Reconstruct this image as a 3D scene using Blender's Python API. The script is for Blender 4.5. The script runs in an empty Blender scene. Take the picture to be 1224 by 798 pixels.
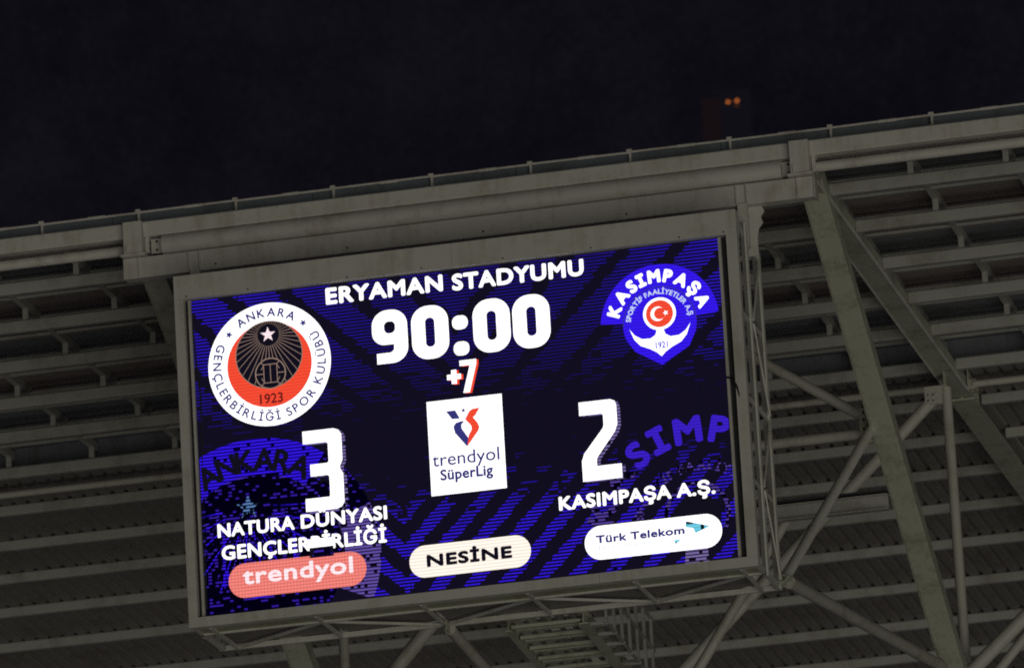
import bpy, bmesh, math, random
from mathutils import Vector, Matrix
random.seed(7)
sc = bpy.context.scene
C = sc.collection
PI = math.pi

# ------------------------------------------------------------------ camera
FPX = 9000.0                                   # focal length in pixels of the 1224 px wide photograph
YAW, PITCH, ROLL = (math.radians(a) for a in (12.863, 15.067, 3.314))
CAM = Vector((25.851, -109.375, 1.7))
fwd = Vector((-math.sin(YAW)*math.cos(PITCH), math.cos(YAW)*math.cos(PITCH), math.sin(PITCH)))
r0 = Vector((math.cos(YAW), math.sin(YAW), 0)); u0 = r0.cross(fwd)
rgt = math.cos(ROLL)*r0 - math.sin(ROLL)*u0
upv = math.sin(ROLL)*r0 + math.cos(ROLL)*u0
cam = bpy.data.cameras.new('camera'); co = bpy.data.objects.new('camera', cam); C.objects.link(co)
cam.sensor_fit = 'HORIZONTAL'; cam.sensor_width = 36; cam.lens = FPX/1224*36
cam.clip_start = 1; cam.clip_end = 3000
M = Matrix((rgt, upv, -fwd)).transposed().to_4x4(); M.translation = CAM; co.matrix_world = M
cam.dof.use_dof = True; cam.dof.focus_distance = 104; cam.dof.aperture_fstop = 2.5   # focus falls a little short, as in the photograph
sc.camera = co

# ------------------------------------------------------------------ night sky
w = bpy.data.worlds.new('World'); sc.world = w; w.use_nodes = True
nt = w.node_tree; bg = nt.nodes['Background']
tc = nt.nodes.new('ShaderNodeTexCoord')
ns = nt.nodes.new('ShaderNodeTexNoise'); ns.inputs['Scale'].default_value = 40; ns.inputs['Detail'].default_value = 6
ns.inputs['Roughness'].default_value = .75
rm = nt.nodes.new('ShaderNodeValToRGB')
rm.color_ramp.elements[0].position = .28; rm.color_ramp.elements[0].color = (.0028, .0025, .0046, 1)
rm.color_ramp.elements[1].position = .74; rm.color_ramp.elements[1].color = (.0078, .0070, .0106, 1)
nt.links.new(tc.outputs['Generated'], ns.inputs['Vector']); 
ng = nt.nodes.new('ShaderNodeTexNoise'); ng.inputs['Scale'].default_value = 2800; ng.inputs['Detail'].default_value = 2
nt.links.new(tc.outputs['Generated'], ng.inputs['Vector'])
nm = nt.nodes.new('ShaderNodeMath'); nm.operation = 'MULTIPLY_ADD'; nm.inputs[1].default_value = 1.0
na = nt.nodes.new('ShaderNodeMath'); na.operation = 'SUBTRACT'; na.inputs[1].default_value = .53
nt.links.new(ng.outputs['Fac'], nm.inputs[0]); nt.links.new(ns.outputs['Fac'], nm.inputs[2]); nt.links.new(nm.outputs[0], na.inputs[0])
nt.links.new(na.outputs[0], rm.inputs['Fac'])
nt.links.new(rm.outputs['Color'], bg.inputs['Color']); bg.inputs['Strength'].default_value = 1.0

# ------------------------------------------------------------------ light thrown up from the floodlit pitch
sun = bpy.data.lights.new('floodlight_bounce', 'SUN'); so = bpy.data.objects.new('floodlight_bounce', sun); C.objects.link(so)
sun.energy = 0.66; sun.angle = math.radians(50); sun.color = (1.0, .968, .84)
SE, SA = math.radians(-23), math.radians(28)    # light comes from the pitch side, from below
todir = Vector((math.sin(SA)*math.cos(SE), -math.cos(SA)*math.cos(SE), math.sin(SE)))
so.rotation_euler = todir.to_track_quat('Z', 'Y').to_euler(); so.location = (0, -60, 10)

vs = sc.view_settings
vs.view_transform = 'Standard'; vs.look = 'None'; vs.gamma = 1; vs.exposure = 0; vs.use_curve_mapping = False
sc.cycles.filter_width = 1.7
sc.cycles.use_denoising = False
sc.cycles.max_bounces = 5; sc.cycles.diffuse_bounces = 3

# ------------------------------------------------------------------ pixel helpers (a pixel only gives a direction)
def ray(x, y): return fwd + rgt*((x-612)/FPX) - upv*((y-399)/FPX)
def onY(x, y, Y): d = ray(x, y); return CAM + d*((Y-CAM.y)/d.y)
def onX(x, y, X): d = ray(x, y); return CAM + d*((X-CAM.x)/d.x)

# ------------------------------------------------------------------ materials
def nmat(name):
    m = bpy.data.materials.new(name); m.use_nodes = True
    return m, m.node_tree, m.node_tree.nodes['Principled BSDF']
def paint(name, col, dark=.62, rough=.55, scale=1.0, metal=0.0, streak=True, spec=.4):
    m, t, b = nmat(name); b.inputs['Specular IOR Level'].default_value = spec
    g = t.nodes.new('ShaderNodeNewGeometry')
    n1 = t.nodes.new('ShaderNodeTexNoise'); n1.inputs['Scale'].default_value = 1.3*scale; n1.inputs['Detail'].default_value = 9; n1.inputs['Roughness'].default_value = .68
    mp = t.nodes.new('ShaderNodeMapping'); mp.inputs['Scale'].default_value = (9*scale, 9*scale, .8*scale)
    n2 = t.nodes.new('ShaderNodeTexNoise'); n2.inputs['Scale'].default_value = 1; n2.inputs['Detail'].default_value = 5
    n3 = t.nodes.new('ShaderNodeTexNoise'); n3.inputs['Scale'].default_value = 26*scale; n3.inputs['Detail'].default_value = 4
    t.links.new(g.outputs['Position'], n1.inputs['Vector']); t.links.new(g.outputs['Position'], mp.inputs['Vector'])
    t.links.new(mp.outputs['Vector'], n2.inputs['Vector']); t.links.new(g.outputs['Position'], n3.inputs['Vector'])
    a = t.nodes.new('ShaderNodeMath'); a.operation = 'MULTIPLY_ADD'; a.inputs[1].default_value = .45 if streak else .15
    t.links.new(n2.outputs['Fac'], a.inputs[0]); t.links.new(n1.outputs['Fac'], a.inputs[2])
    a2 = t.nodes.new('ShaderNodeMath'); a2.operation = 'MULTIPLY_ADD'; a2.inputs[1].default_value = .22
    t.links.new(n3.outputs['Fac'], a2.inputs[0]); t.links.new(a.outputs[0], a2.inputs[2])
    r = t.nodes.new('ShaderNodeValToRGB')
    off = .45*.5+.11 if streak else .15*.5+.11
    r.color_ramp.elements[0].position = .30+off; r.color_ramp.elements[0].color = (*[c*dark*k for c, k in zip(col, (1.03, 1, .93))], 1)
    r.color_ramp.elements[1].position = .52+off; r.color_ramp.elements[1].color = (*col, 1)
    t.links.new(a2.outputs[0], r.inputs['Fac']); t.links.new(r.outputs['Color'], b.inputs['Base Color'])
    b.inputs['Roughness'].default_value = rough; b.inputs['Metallic'].default_value = metal
    bp = t.nodes.new('ShaderNodeBump'); bp.inputs['Strength'].default_value = .12; bp.inputs['Distance'].default_value = .02
    t.links.new(n3.outputs['Fac'], bp.inputs['Height']); t.links.new(bp.outputs['Normal'], b.inputs['Normal'])
    return m
STEEL = paint('painted_steel', (.52, .50, .462), .72)
BOARD = paint('scoreboard_frame_paint', (.51, .50, .455), .76)
GIRDER = paint('girder_paint', (.40, .405, .325), .66)
PURL = paint('purlin_paint', (.325, .322, .298), .66, streak=False)
LATT = paint('shaded_angle_iron', (.20, .20, .185), .75)  # darker copy that paints the shaded faces of the lattice posts
LATTW = paint('pale_lit_iron', (.60, .595, .54), .8)  # paler copy, also paints the lit edges of posts and top chord
TUBE = paint('tube_paint', (.40, .39, .345), .70)
DECK = paint('galvanised_deck', (.20, .185, .175), .70, .6, .8)
GLAZE = paint('smoked_roof_sheet', (.14, .155, .165), .7, .5)
DARKSHEET = paint('dark_roof_sheet', (.20, .165, .165), .75, .7)
GUTTER = paint('zinc_gutter', (.13, .155, .175), .72, .5)
PLATE = paint('soffit_sheet', (.36, .36, .27), .65, .6)
BLACK = paint('black_cabinet', (.035, .035, .04), .7, .6)
CABLE = paint('black_rubber', (.02, .02, .02), .8, .6)
TOWER = paint('night_concrete', (.029, .027, .050), .9, .95, .1, spec=0)  # unlit night darkness put into the concrete colour
TOWERRED = paint('stair_glow_concrete', (.040, .026, .038), .7, .95, .12, spec=0)  # faint stairwell glow painted as a reddish tone

def emis(name, col, strength=1.0):
    m = bpy.data.materials.new(name); m.use_nodes = True; t = m.node_tree; t.nodes.clear()
    e = t.nodes.new('ShaderNodeEmission'); o = t.nodes.new('ShaderNodeOutputMaterial'); t.links.new(e.outputs[0], o.inputs[0])
    e.inputs[0].default_value = (*col, 1); e.inputs[1].default_value = strength
    return m, t, e
class NB:
    """small helper to write node maths"""
    def __init__(s, t): s.t = t
    def m(s, op, *a):
        n = s.t.nodes.new('ShaderNodeMath'); n.operation = op
        for i, v in enumerate(a):
            if isinstance(v, (int, float)): n.inputs[i].default_value = v
            else: s.t.links.new(v, n.inputs[i])
        return n.outputs[0]
    def xz(s):
        c = s.t.nodes.new('ShaderNodeTexCoord'); p = s.t.nodes.new('ShaderNodeSeparateXYZ')
        s.t.links.new(c.outputs['Object'], p.inputs[0]); return p.outputs['X'], p.outputs['Z']
    def wn(s, a, b, seed=0.0):
        c = s.t.nodes.new('ShaderNodeCombineXYZ'); s.t.links.new(a, c.inputs[0]); s.t.links.new(b, c.inputs[1]); c.inputs[2].default_value = seed
        n = s.t.nodes.new('ShaderNodeTexWhiteNoise'); n.noise_dimensions = '3D'; s.t.links.new(c.outputs[0], n.inputs['Vector']); return n.outputs['Value']
    def noise(s, a, b, sx, sz):
        c = s.t.nodes.new('ShaderNodeCombineXYZ'); s.t.links.new(s.m('MULTIPLY', a, sx), c.inputs[0]); s.t.links.new(s.m('MULTIPLY', b, sz), c.inputs[1])
        n = s.t.nodes.new('ShaderNodeTexNoise'); n.inputs['Scale'].default_value = 1; n.inputs['Detail'].default_value = 3
        s.t.links.new(c.outputs[0], n.inputs['Vector']); return n.outputs['Fac']
    def sstep(s, v, a, b):
        n = s.t.nodes.new('ShaderNodeMapRange'); n.interpolation_type = 'SMOOTHSTEP'
        s.t.links.new(v, n.inputs[0]); n.inputs[1].default_value = a; n.inputs[2].default_value = b; return n.outputs[0]
ROW = .052
def led(name, col, strength, scan=0.0, drop=0.0, grid=0.0):
    """LED colour: scan = depth of the dark gap between diode rows, drop = share of unlit diodes"""
    m, t, e = emis(name, col, strength); b = NB(t); x, z = b.xz()
    if scan or drop or grid:
        row = b.m('FLOOR', b.m('DIVIDE', z, ROW)); fr = b.m('FRACT', b.m('DIVIDE', z, ROW))
        v = b.m('SUBTRACT', 1.0, b.m('MULTIPLY', b.m('GREATER_THAN', fr, .56), scan))
        if grid:
            v = b.m('MULTIPLY', v, b.m('SUBTRACT', 1.0, b.m('MULTIPLY', b.m('GREATER_THAN', b.m('FRACT', b.m('DIVIDE', x, ROW)), .6), grid)))
        if drop:
            k = b.wn(b.m('FLOOR', b.m('DIVIDE', x, .055)), row)
            v = b.m('MULTIPLY', v, b.m('GREATER_THAN', k, drop))
        t.links.new(b.m('MULTIPLY', b.m('MAXIMUM', v, .02), strength), e.inputs[1])
    return m
BLUE = (.038, .010, .90)
L_WHITE = led('led_white', (1.0, .99, 1.0), 1.35)
L_CREAM = led('led_cream', (1.0, .90, .80), 1.12, .18)
L_PINK = led('led_salmon', (1.0, .25, .215), 1.0, .25, 0, .15)
L_PINKW = led('led_pale_pink', (1.0, .80, .84), 1.1, .15)
L_RED = led('led_red', (.96, .075, .035), 1.0, .18)
L_BLUE = led('led_blue', BLUE, 1.0, .30)
L_BLUESOLID = led('led_violet_blue', (.055, .018, .72), .8, .25)
L_BLUEROW = led('led_blue_rows', BLUE, .85, .80, .06)
L_BLUEDIM = led('led_blue_dashes', (.07, .03, .60), .65, .93, .45)
L_BLUEFAINT = led('led_blue_specks', (.06, .02, .60), .5, .95, .80)
L_LILAC = led('led_lilac_rows', (.34, .26, .66), .55, .85, .12)
L_VIOLETB = led('led_violet_grid', (.22, .14, .66), .55, .8, .2)
L_VIOLET = led('led_violet_rows', (.16, .09, .58), .5, .9, .35)
L_CYAN = led('led_cyan_rows', (.16, .34, .75), .60, .9, .25)
L_NAVY = led('led_navy_print', (.035, .035, .19), 1.0)
L_BLACK = led('led_black', (.006, .005, .012), 1.0)
L_BROWN = led('led_dark_red_print', (.16, .012, .012), 1.0)
L_GOLD = led('led_ray_lines', (.50, .34, .27), .55)
L_TEAL = led('led_teal', (.16, .62, .80), 1.0, .2, .15)
L_PALE = led('led_pale_print', (.60, .68, .95), 1.0, .1)

# ------------------------------------------------------------------ object helpers
def tag(o, label=None, cat=None, group=None, kind=None):
    if label: o['label'] = label
    if cat: o['category'] = cat
    if group: o['group'] = group
    if kind: o['kind'] = kind
    return o
def thing(name, loc, label, cat, group=None):
    o = bpy.data.objects.new(name, None); C.objects.link(o); o.location = loc; o.empty_display_size = .3
    return tag(o, label, cat, group)
def rootloc(o):
    l = Vector((0, 0, 0))
    while o: l = l + o.location; o = o.parent
    return l
class MB:
    """collects shapes in world coordinates; build() links them as ONE mesh object"""
    def __init__(s): s.v = []; s.f = []; s.mi = []; s.sm = []
    def raw(s, v, f, mi=0, smooth=False):
        n = len(s.v); s.v += [Vector(p) for p in v]; s.f += [[i+n for i in q] for q in f]; s.mi += [mi]*len(f); s.sm += [smooth]*len(f); return s
    def box(s, a, b):
        (x0, y0, z0), (x1, y1, z1) = a, b
        v = [(x, y, z) for z in (z0, z1) for y in (y0, y1) for x in (x0, x1)]
        return s.raw(v, [(0, 2, 3, 1), (4, 5, 7, 6), (0, 1, 5, 4), (2, 6, 7, 3), (0, 4, 6, 2), (1, 3, 7, 5)])
    def frame(s, a, b, up):
        a, b = Vector(a), Vector(b); d = (b-a).normalized(); up = Vector(up); sd = d.cross(up).normalized(); return a, b, d, sd, sd.cross(d).normalized()
    def prism(s, a, b, prof, up=(0, 0, 1), smooth=False, cap=True):
        """profile [(side, up)] swept from a to b"""
        a, b, d, sd, u = s.frame(a, b, up); n = len(prof)
        v = [p + sd*q[0] + u*q[1] for p in (a, b) for q in prof]
        f = [(i, (i+1) % n, n+(i+1) % n, n+i) for i in range(n)]
        s.raw(v, f, 0, smooth)
        if cap: s.raw(v, [tuple(range(n-1, -1, -1)), tuple(range(n, 2*n))])
        return s
    def bar(s, a, b, wd, ht, up=(0, 0, 1), bev=.0):
        x, y = wd/2, ht/2
        if bev: pr = [(-x+bev, -y), (x-bev, -y), (x, -y+bev), (x, y-bev), (x-bev, y), (-x+bev, y), (-x, y-bev), (-x, -y+bev)]
        else: pr = [(-x, -y), (x, -y), (x, y), (-x, y)]
        return s.prism(a, b, pr, up)
    def ibeam(s, a, b, wd, ht, tf=.03, tw=.02, up=(0, 0, 1)):
        x, y, k = wd/2, ht/2, tw/2
        pr = [(-x, -y), (x, -y), (x, -y+tf), (k, -y+tf), (k, y-tf), (x, y-tf), (x, y), (-x, y), (-x, y-tf), (-k, y-tf), (-k, -y+tf), (-x, -y+tf)]
        return s.prism(a, b, pr, up)
    def tube(s, a, b, r, n=16, r2=None):
        a, b = Vector(a), Vector(b); d = (b-a).normalized(); up = Vector((0, 0, 1)) if abs(d.z) < .9 else Vector((0, 1, 0))
        sd = d.cross(up).normalized(); u = sd.cross(d); r2 = r if r2 is None else r2
        v = [p + (sd*math.cos(2*PI*i/n) + u*math.sin(2*PI*i/n))*q for p, q in ((a, r), (b, r2)) for i in range(n)]
        s.raw(v, [(i, (i+1) % n, n+(i+1) % n, n+i) for i in range(n)], 0, True)
        return s.raw(v, [tuple(range(n-1, -1, -1)), tuple(range(n, 2*n))])
    def path(s, pts, r, n=8):
        for a, b in zip(pts, pts[1:]): s.tube(a, b, r, n)
        return s
    def build(s, name, mats, parent=None, label=None):
        me = bpy.data.meshes.new(name); base = rootloc(parent) if parent else Vector((0, 0, 0))
        me.from_pydata([p-base for p in s.v], [], s.f)
        for m in (mats if isinstance(mats, (list, tuple)) else [mats]): me.materials.append(m)
        me.polygons.foreach_set('material_index', s.mi); me.polygons.foreach_set('use_smooth', s.sm); me.update()
        o = bpy.data.objects.new(name, me); C.objects.link(o)
        if parent: o.parent = parent
        if label: o['label'] = label
        return o
    def alone(s, name, mats, loc, label, cat, group=None):
        """a thing that is one mesh, its origin at loc"""
        loc = Vector(loc); s.v = [p-loc for p in s.v]; o = s.build(name, mats); o.location = loc
        return tag(o, label, cat, group)

# ------------------------------------------------------------------ main levels
ZB, H, D = 27.831, 5.634, 1.81                 # scoreboard: underside, height, depth; 9 m wide, front at Y = 0
YE = 1.1                                       # roof edge line
XR, XL = 5.40, -5.37                           # the two main trusses
X0, X1 = -19.0, 12.0                           # roof built from .. to
def roofz(Y): return 34.22 - .015*Y            # underside of the purlins

# ================================================================== ROOF
roof = thing('stadium_roof', (0, 2, 34.2), 'underside of stadium roof with rows of grey purlins under dark sheeting', 'roof')
ROWS = [2.42, 4.55, 6.78, 8.95, 11.0, 13.28, 15.7, 18.08, 20.4, 22.85, 25.5, 28.5, 31.5, 34.2]
bays = [(X0, XL-.17), (XL+.17, XR-.17), (XR+.17, X1)]
for i, Y in enumerate(ROWS):
    hh = .20 if i < 6 else .185
    for (a, b) in bays:
        z = roofz(Y) + hh/2
        MB().bar((a, Y, z), (b, Y, z), .15, hh, bev=.025).build('purlin', PURL, roof)
# slim tube rail where the sheeting changes
for (a, b) in bays:
    MB().tube((a+.1, 14.22, roofz(14.2)-.02), (b-.1, 14.22, roofz(14.2)-.02), .062, 12).build('tie_rail', TUBE, roof)
    for e in (a+.06, b-.06):
        MB().bar((e-.1, 14.22, roofz(14.2)-.02), (e+.1, 14.22, roofz(14.2)-.02), .02, .16).build('cleat', TUBE, roof)
# front zone: joists standing on stub posts above the purlins, smoked panels over them
JZ = .19
xs0 = onY(137, 362, 4.55).x
jx = sorted(xs0 + 1.515*k for k in range(-9, 14) if X0 < xs0+1.515*k < X1)
for x in jx:
    a = (x, 1.9, roofz(1.9)+.2+JZ+.07); b = (x, 13.5, roofz(13.5)+.2+JZ+.07)
    MB().bar(a, b, .10, .14).build('joist', PURL, roof)
    for Y in ROWS[:6]:
        z = roofz(Y)+.2
        MB().bar((x, Y, z-.01), (x, Y, z+JZ+.01), .09, .07, up=(0, 1, 0)).build('stub_post', PURL, roof)
FR = [1.36]+ROWS[:6]
for k in range(-1, 5):
    for dy in (.30, .72):
        Y = FR[k+1]+dy*(FR[k+2]-FR[k+1]); z = roofz(Y)+.2+JZ+.02
        MB().bar((X0, Y, z), (X1, Y, z), .05, .06 if dy < .5 else .045).build('sheeting_rail', PURL, roof)
    for xa, xb in zip([X0]+jx, jx+[X1]):
        ya, yb = FR[k+1]+.012, FR[k+2]-.012
        za, zb_ = roofz(ya)+.2+JZ+.15, roofz(yb)+.2+JZ+.15
        mb = MB(); th = .02
        v = [(x, y, z+dz) for dz in (0, th) for (x, y, z) in ((xa+.012, ya, za), (xb-.012, ya, za), (xb-.012, yb, zb_), (xa+.012, yb, zb_))]
        mb.raw(v, [(3, 2, 1, 0), (4, 5, 6, 7), (0, 1, 5, 4), (1, 2, 6, 5), (2, 3, 7, 6), (3, 0, 4, 7)])
        mb.build('roof_panel', GLAZE if k in (0, 2, 4) else DARKSHEET, roof)
MB().box((X0, 13.60, roofz(13.6)+.18), (X1, 13.62, roofz(13.6)+.62)).build('step_panel', GLAZE, roof)
# rear zone: trapezoidal steel deck lying on the purlins
PER, DEP = .262, .06
for (a, b) in ((X0, XL), (XL, XR), (XR, X1)):
    mb = MB(); prof = []; x = a
    while x < b-PER*.5:
        prof += [(x, 0), (x+PER*.60, 0), (x+PER*.68, DEP), (x+PER*.92, DEP)]; x += PER
    prof.append((x, 0))
    ya, yb = 13.9, 36.5
    v = []
    for (px_, dz) in prof: v += [(px_, ya, roofz(ya)+.187+dz), (px_, yb, roofz(yb)+.187+dz)]
    mb.raw(v, [(2*i, 2*i+1, 2*i+3, 2*i+2) for i in range(len(prof)-1)])
    mb.build('roof_deck', DECK, roof)
# unseen sheet added over the deck so no light comes from above
MB().box((X0, 13.9, roofz(13.9)+.30), (X1, 36.5, roofz(13.9)+.32)).build('light_block_sheet', DARKSHEET, roof)

# ================================================================== ROOF EDGE
eb = thing('edge_beam', (0, YE, 34.45), 'long pale grey steel beam along the roof edge above the scoreboard', 'beam')
segs = [X0, -12.2, XL-.02, XR+.02, X1]
for a, b in zip(segs, segs[1:]):
    MB().bar((a+.004, YE, 34.59), (b-.004, YE, 34.59), .26, .25, bev=.02).build('beam_length', STEEL, eb)
# thick tube between the trusses, slim ones beyond
tb = thing('edge_tube', (0, YE-.02, 34.31), 'thick round steel tube spanning between the two truss heads above the scoreboard', 'tube')
MB().tube((-4.93, YE-.02, 34.31), (5.08, YE-.02, 34.31), .165, 28).build('pipe', STEEL, tb)
for e, s_ in ((-4.93, -1), (5.08, 1)):
    MB().bar((e, YE-.02, 34.31), (e+s_*.2, YE-.02, 34.31), .03, .24).build('end_plate', STEEL, tb)
    for dz in (-.07, .07): MB().tube((e+s_*.1, YE-.06, 34.31+dz), (e+s_*.1, YE-.015, 34.31+dz), .018, 8).build('bolt', BLACK, tb)
for a, b, lab in ((X0, XL-.15, 'slim round edge tube beyond the truss head nearest the red and black crest'), (XR+.2, X1, 'slim round edge tube beyond the truss head nearest the blue anchor crest')):
    t = MB().tube((a, YE, 34.30), (b, YE, 34.30), .082, 18).alone('slim_edge_tube', STEEL, (a, YE, 34.22), lab, 'tube')

# railing with gutter on top of the edge beam
rl = thing('edge_railing', (0, 1.3, 34.71), 'thin guard rail on short posts along the roof edge against the night sky', 'railing')
px_posts = [48, 166, 283, 401, 518, 637, 754, 871, 992, 1114]
step = (onY(1114, 140, 1.2).x - onY(166, 255, 1.2).x)/8
xp0 = onY(166, 255, 1.2).x
posts = [xp0+step*k for k in range(-5, 12) if X0 < xp0+step*k < X1]
for x in posts:
    MB().bar((x, 1.2, 34.70), (x, 1.2, 34.945), .035, .05, up=(0, 1, 0)).build('post', STEEL, rl)
    MB().box((x-.09, 1.08, 34.712), (x+.09, 1.22, 34.745)).build('base_plate', STEEL, rl)
    MB().box((x-.05, 1.16, 34.93), (x+.03, 1.23, 34.975)).build('rail_clip', STEEL, rl)
for a, b in zip([X0]+posts, posts+[X1]):
    dz = random.uniform(-.006, .006)
    MB().tube((a, 1.2, 34.935+dz), (b, 1.2, 34.935+random.uniform(-.006, .006)), .021, 10).build('rail', STEEL, rl)
    m_ = (a+b)/2+.1
    MB().tube((m_-.14, 1.2, 34.935), (m_+.14, 1.2, 34.935), .028, 10).build('rail_sleeve', STEEL, rl)
gt = thing('roof_gutter', (0, 1.4, 34.7), 'blue grey metal gutter upstand behind the roof edge rail', 'gutter')
gx = X0
while gx < X1:
    b = min(gx+3.3, X1)
    MB().box((gx+.004, 1.255, 34.66), (b-.004, 1.30, 34.928)).build('gutter_length', GUTTER, gt); gx = b

# ================================================================== MAIN TRUSSES
def chord_z(Y): return 34.10 - .582*(Y-2.29)
def truss(X, side, label):
    t = thing('roof_truss', (X, YE, 34.15), label, 'truss', 'cantilever trusses carrying the roof')
    # head
    MB().box((X-.15, YE-.26, 34.17), (X+.15, YE+.14, 34.69)).build('head_post', STEEL, t)
    MB().box((X-.20, YE-.28, 34.125), (X+.20, YE+.18, 34.165)).build('bearing_plate', STEEL, t)
    MB().bar((X+.16, YE+.02, 34.43), (X+.22, YE+.02, 34.43), .22, .46).build('side_plate', STEEL, t)
    for dz in (-.16, -.06, .06, .16): MB().tube((X+.22, YE-.05, 34.43+dz), (X+.24, YE-.05, 34.43+dz), .02, 8).build('bolt', BLACK, t)
    MB().bar((X-.10, YE-.275, 34.19), (X-.10, YE-.275, 34.30), .02, .02, up=(0, 1, 0)).build('lug', STEEL, t)
    # top chord: wide flanged beam just under the purlins
    def tz(Y): return 34.40 - .018*(Y-2)
    MB().bar((X, YE+.15, tz(YE)-.17), (X, 14.6, tz(14.6)-.17), .33, .26, bev=.008).build('top_chord', GIRDER, t)
    for s_ in (-1, 1): MB().bar((X+s_*.178, YE+.2, tz(YE)-.29), (X+s_*.178, 14.5, tz(14.5)-.29), .026, .05).build('edge_strip', LATTW, t)  # pale strips paint the bright lit edges of the flange
    MB().ibeam((X, 14.6, tz(14.6)-.12), (X, 37, tz(37)-.12), .42, .46, .035, .03).build('rear_chord', GIRDER, t)
    for s_ in (-1, 1):
        MB().box((X+s_*.205-.01, 14.1, tz(14.3)-.33), (X+s_*.205+.01, 15.1, tz(14.3)+.08)).build('splice_plate', GIRDER, t)
        for dy in (.15, .35, .65, .85):
            for dz in (-.24, -.1): MB().tube((X+s_*.20, 14.1+dy, tz(14.3)+dz), (X+s_*.235, 14.1+dy, tz(14.3)+dz), .022, 8).build('bolt', GIRDER, t)
    # raking bottom chord: box section
    up = Vector((0, .582, 1)).normalized()
    MB().bar((X, 1.75, chord_z(1.75)-.02), (X, 14.5, chord_z(14.5)-.02), .36, .34, up=up, bev=.012).build('bottom_chord', GIRDER, t)
    for s_ in (-1, 1):
        MB().bar((X+s_*.187, 1.9, chord_z(1.9)-.18), (X+s_*.187, 14.4, chord_z(14.4)-.18), .014, .05, up=up).build('edge_strip', GIRDER, t)
    # web
    MB().tube((X, 13.0, 33.66), (X, 13.0, chord_z(13.0)+.1), .088, 18).build('web_tube', TUBE, t)
    MB().box((X-.012, 12.88, 33.58), (X+.012, 13.12, 34.00)).build('fork_plate', GIRDER, t)
    return t
truss(XR, 1, 'green grey roof truss standing clear beside the lattice side of the scoreboard')
truss(XL, -1, 'roof truss mostly hidden behind the scoreboard end with the red and black crest')

# longitudinal members between the trusses
def brace(a, b, r, label, name='bracing_tube', mat=None):
    lo = a if a[2] < b[2] else b
    t = thing(name, lo, label, 'brace')
    MB().tube(a, b, r, 18).build('pipe', mat or TUBE, t)
    d = (Vector(b)-Vector(a)).normalized()
    for e, s_ in ((Vector(a), -1), (Vector(b), 1)):
        MB().bar(e-d*s_*.12, e+d*s_*.22, .02, r*1.9, up=(0, 1, 0)).build('end_plate', GIRDER, t)
        MB().tube(e-d*s_*.05, e-d*s_*.01, r*1.06, 18).build('collar', TUBE, t)
    return t
# brace from the board's rear lower corner up to the raking chord, and its twin down to the chord's foot
Bn = Vector((4.53, 1.84, 28.0))
A_ = onX(1049, 499, XR-.14); A_.z -= .0
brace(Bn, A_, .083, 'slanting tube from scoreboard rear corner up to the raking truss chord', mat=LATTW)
S_ = onX(1133, 800, XR-.12)
brace(Bn+Vector((.06, .05, -.03)), S_, .10, 'long tube from scoreboard rear corner down to the foot of the truss chord')
# tie tube and diagonal meeting at a gusset on the raking chord
g1 = Vector((XR-.36, 6.9, 31.46))
brace(g1, (XL+.3, 6.9, 31.46), .085, 'level tie tube behind the scoreboard ending at a bolted gusset', 'tie_tube')
brace(Vector((XR-.34, 6.9, 31.72)), (1.6, 6.9, 34.12), .085, 'diagonal tube rising behind the scoreboard from a bolted gusset')
gp = thing('gusset_plate', (XR-.34, 6.9, 31.3), 'bolted gusset plate on the raking truss chord where two tubes meet', 'plate')
MB().box((XR-.42, 6.80, 31.28), (XR-.14, 6.82, 31.86)).build('plate', GIRDER, gp)
for dx in (-.34, -.25):
    for dz in (31.38, 31.50, 31.66, 31.78): MB().tube((XR+dx, 6.77, dz), (XR+dx, 6.80, dz), .02, 8).build('bolt', BLACK, gp)
# tie beam at the middle of the chords
tbm = thing('tie_beam', (0, 7.75, 30.4), 'olive flanged tie beam between the raking chords behind the scoreboard', 'beam')
MB().ibeam((XL+.2, 7.75, 30.50), (XR-.2, 7.75, 30.50), .16, .26, .022, .016).build('web', PURL, tbm)
MB().box((XL+.2, 7.62, 30.66), (XR-.2, 7.88, 30.69)).build('shadow_strip', BLACK, tbm)  # black strip painting the shadow line above the beam
# rear longitudinal bracing
p1 = onY(1121, 471, 12.9); p2 = onY(818, 799, 12.9); dp = (p2-p1)
brace(p1, p1+dp*1.35, .105, 'long diagonal tube falling from a bolted plate under the top chord, passing behind the scoreboard')
gp2 = thing('gusset_plate', (XR-.2, 12.9, 33.3), 'bolted gusset plate under the truss top chord beside a vertical tube', 'plate')
MB().box((XR-.34, 12.80, 33.34), (XR-.04, 12.82, 33.66)).build('plate', TUBE, gp2)
for dx in (-.28, -.2):
    for dz in (33.41, 33.51): MB().tube((XR+dx, 12.78, dz), (XR+dx, 12.80, dz), .014, 8).build('bolt', BLACK, gp2)
q1 = onY(884, 716, 8.0); q2 = onY(835, 799, 8.0); dq = q1-q2
brace(q2-dq*.6, q2+dq*2.2, .085, 'steep slim tube crossing the long diagonal tube just below the scoreboard')
m1 = onY(507, 757, 12.5); m2 = onY(473, 799, 12.5); dm = m1-m2
brace(m2-dm*1.0, m2+dm*4.2, .125, 'stout diagonal tube showing below the scoreboard under the cream sponsor pill')
n1 = Vector((-.80, 1.80, 27.80)); n2 = onX(584, 803, -.80); 
brace(n1, n1+(n2-n1)*1.5, .09, 'strut running back from the middle of the scoreboard underside')
r1 = onY(1226, 736, 12.5); r2 = onY(1163, 800, 12.5); dr = r1-r2
brace(r2-dr*.4, r2+dr*3.0, .12, 'thick diagonal tube rising outward from the foot of the clear truss')
r3 = onY(1228, 757, 14.5); r4 = onY(1194, 800, 14.5); dr = r3-r4
brace(r4-dr*.4, r4+dr*3.0, .085, 'slim diagonal tube behind the thick one at the foot of the clear truss')

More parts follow.
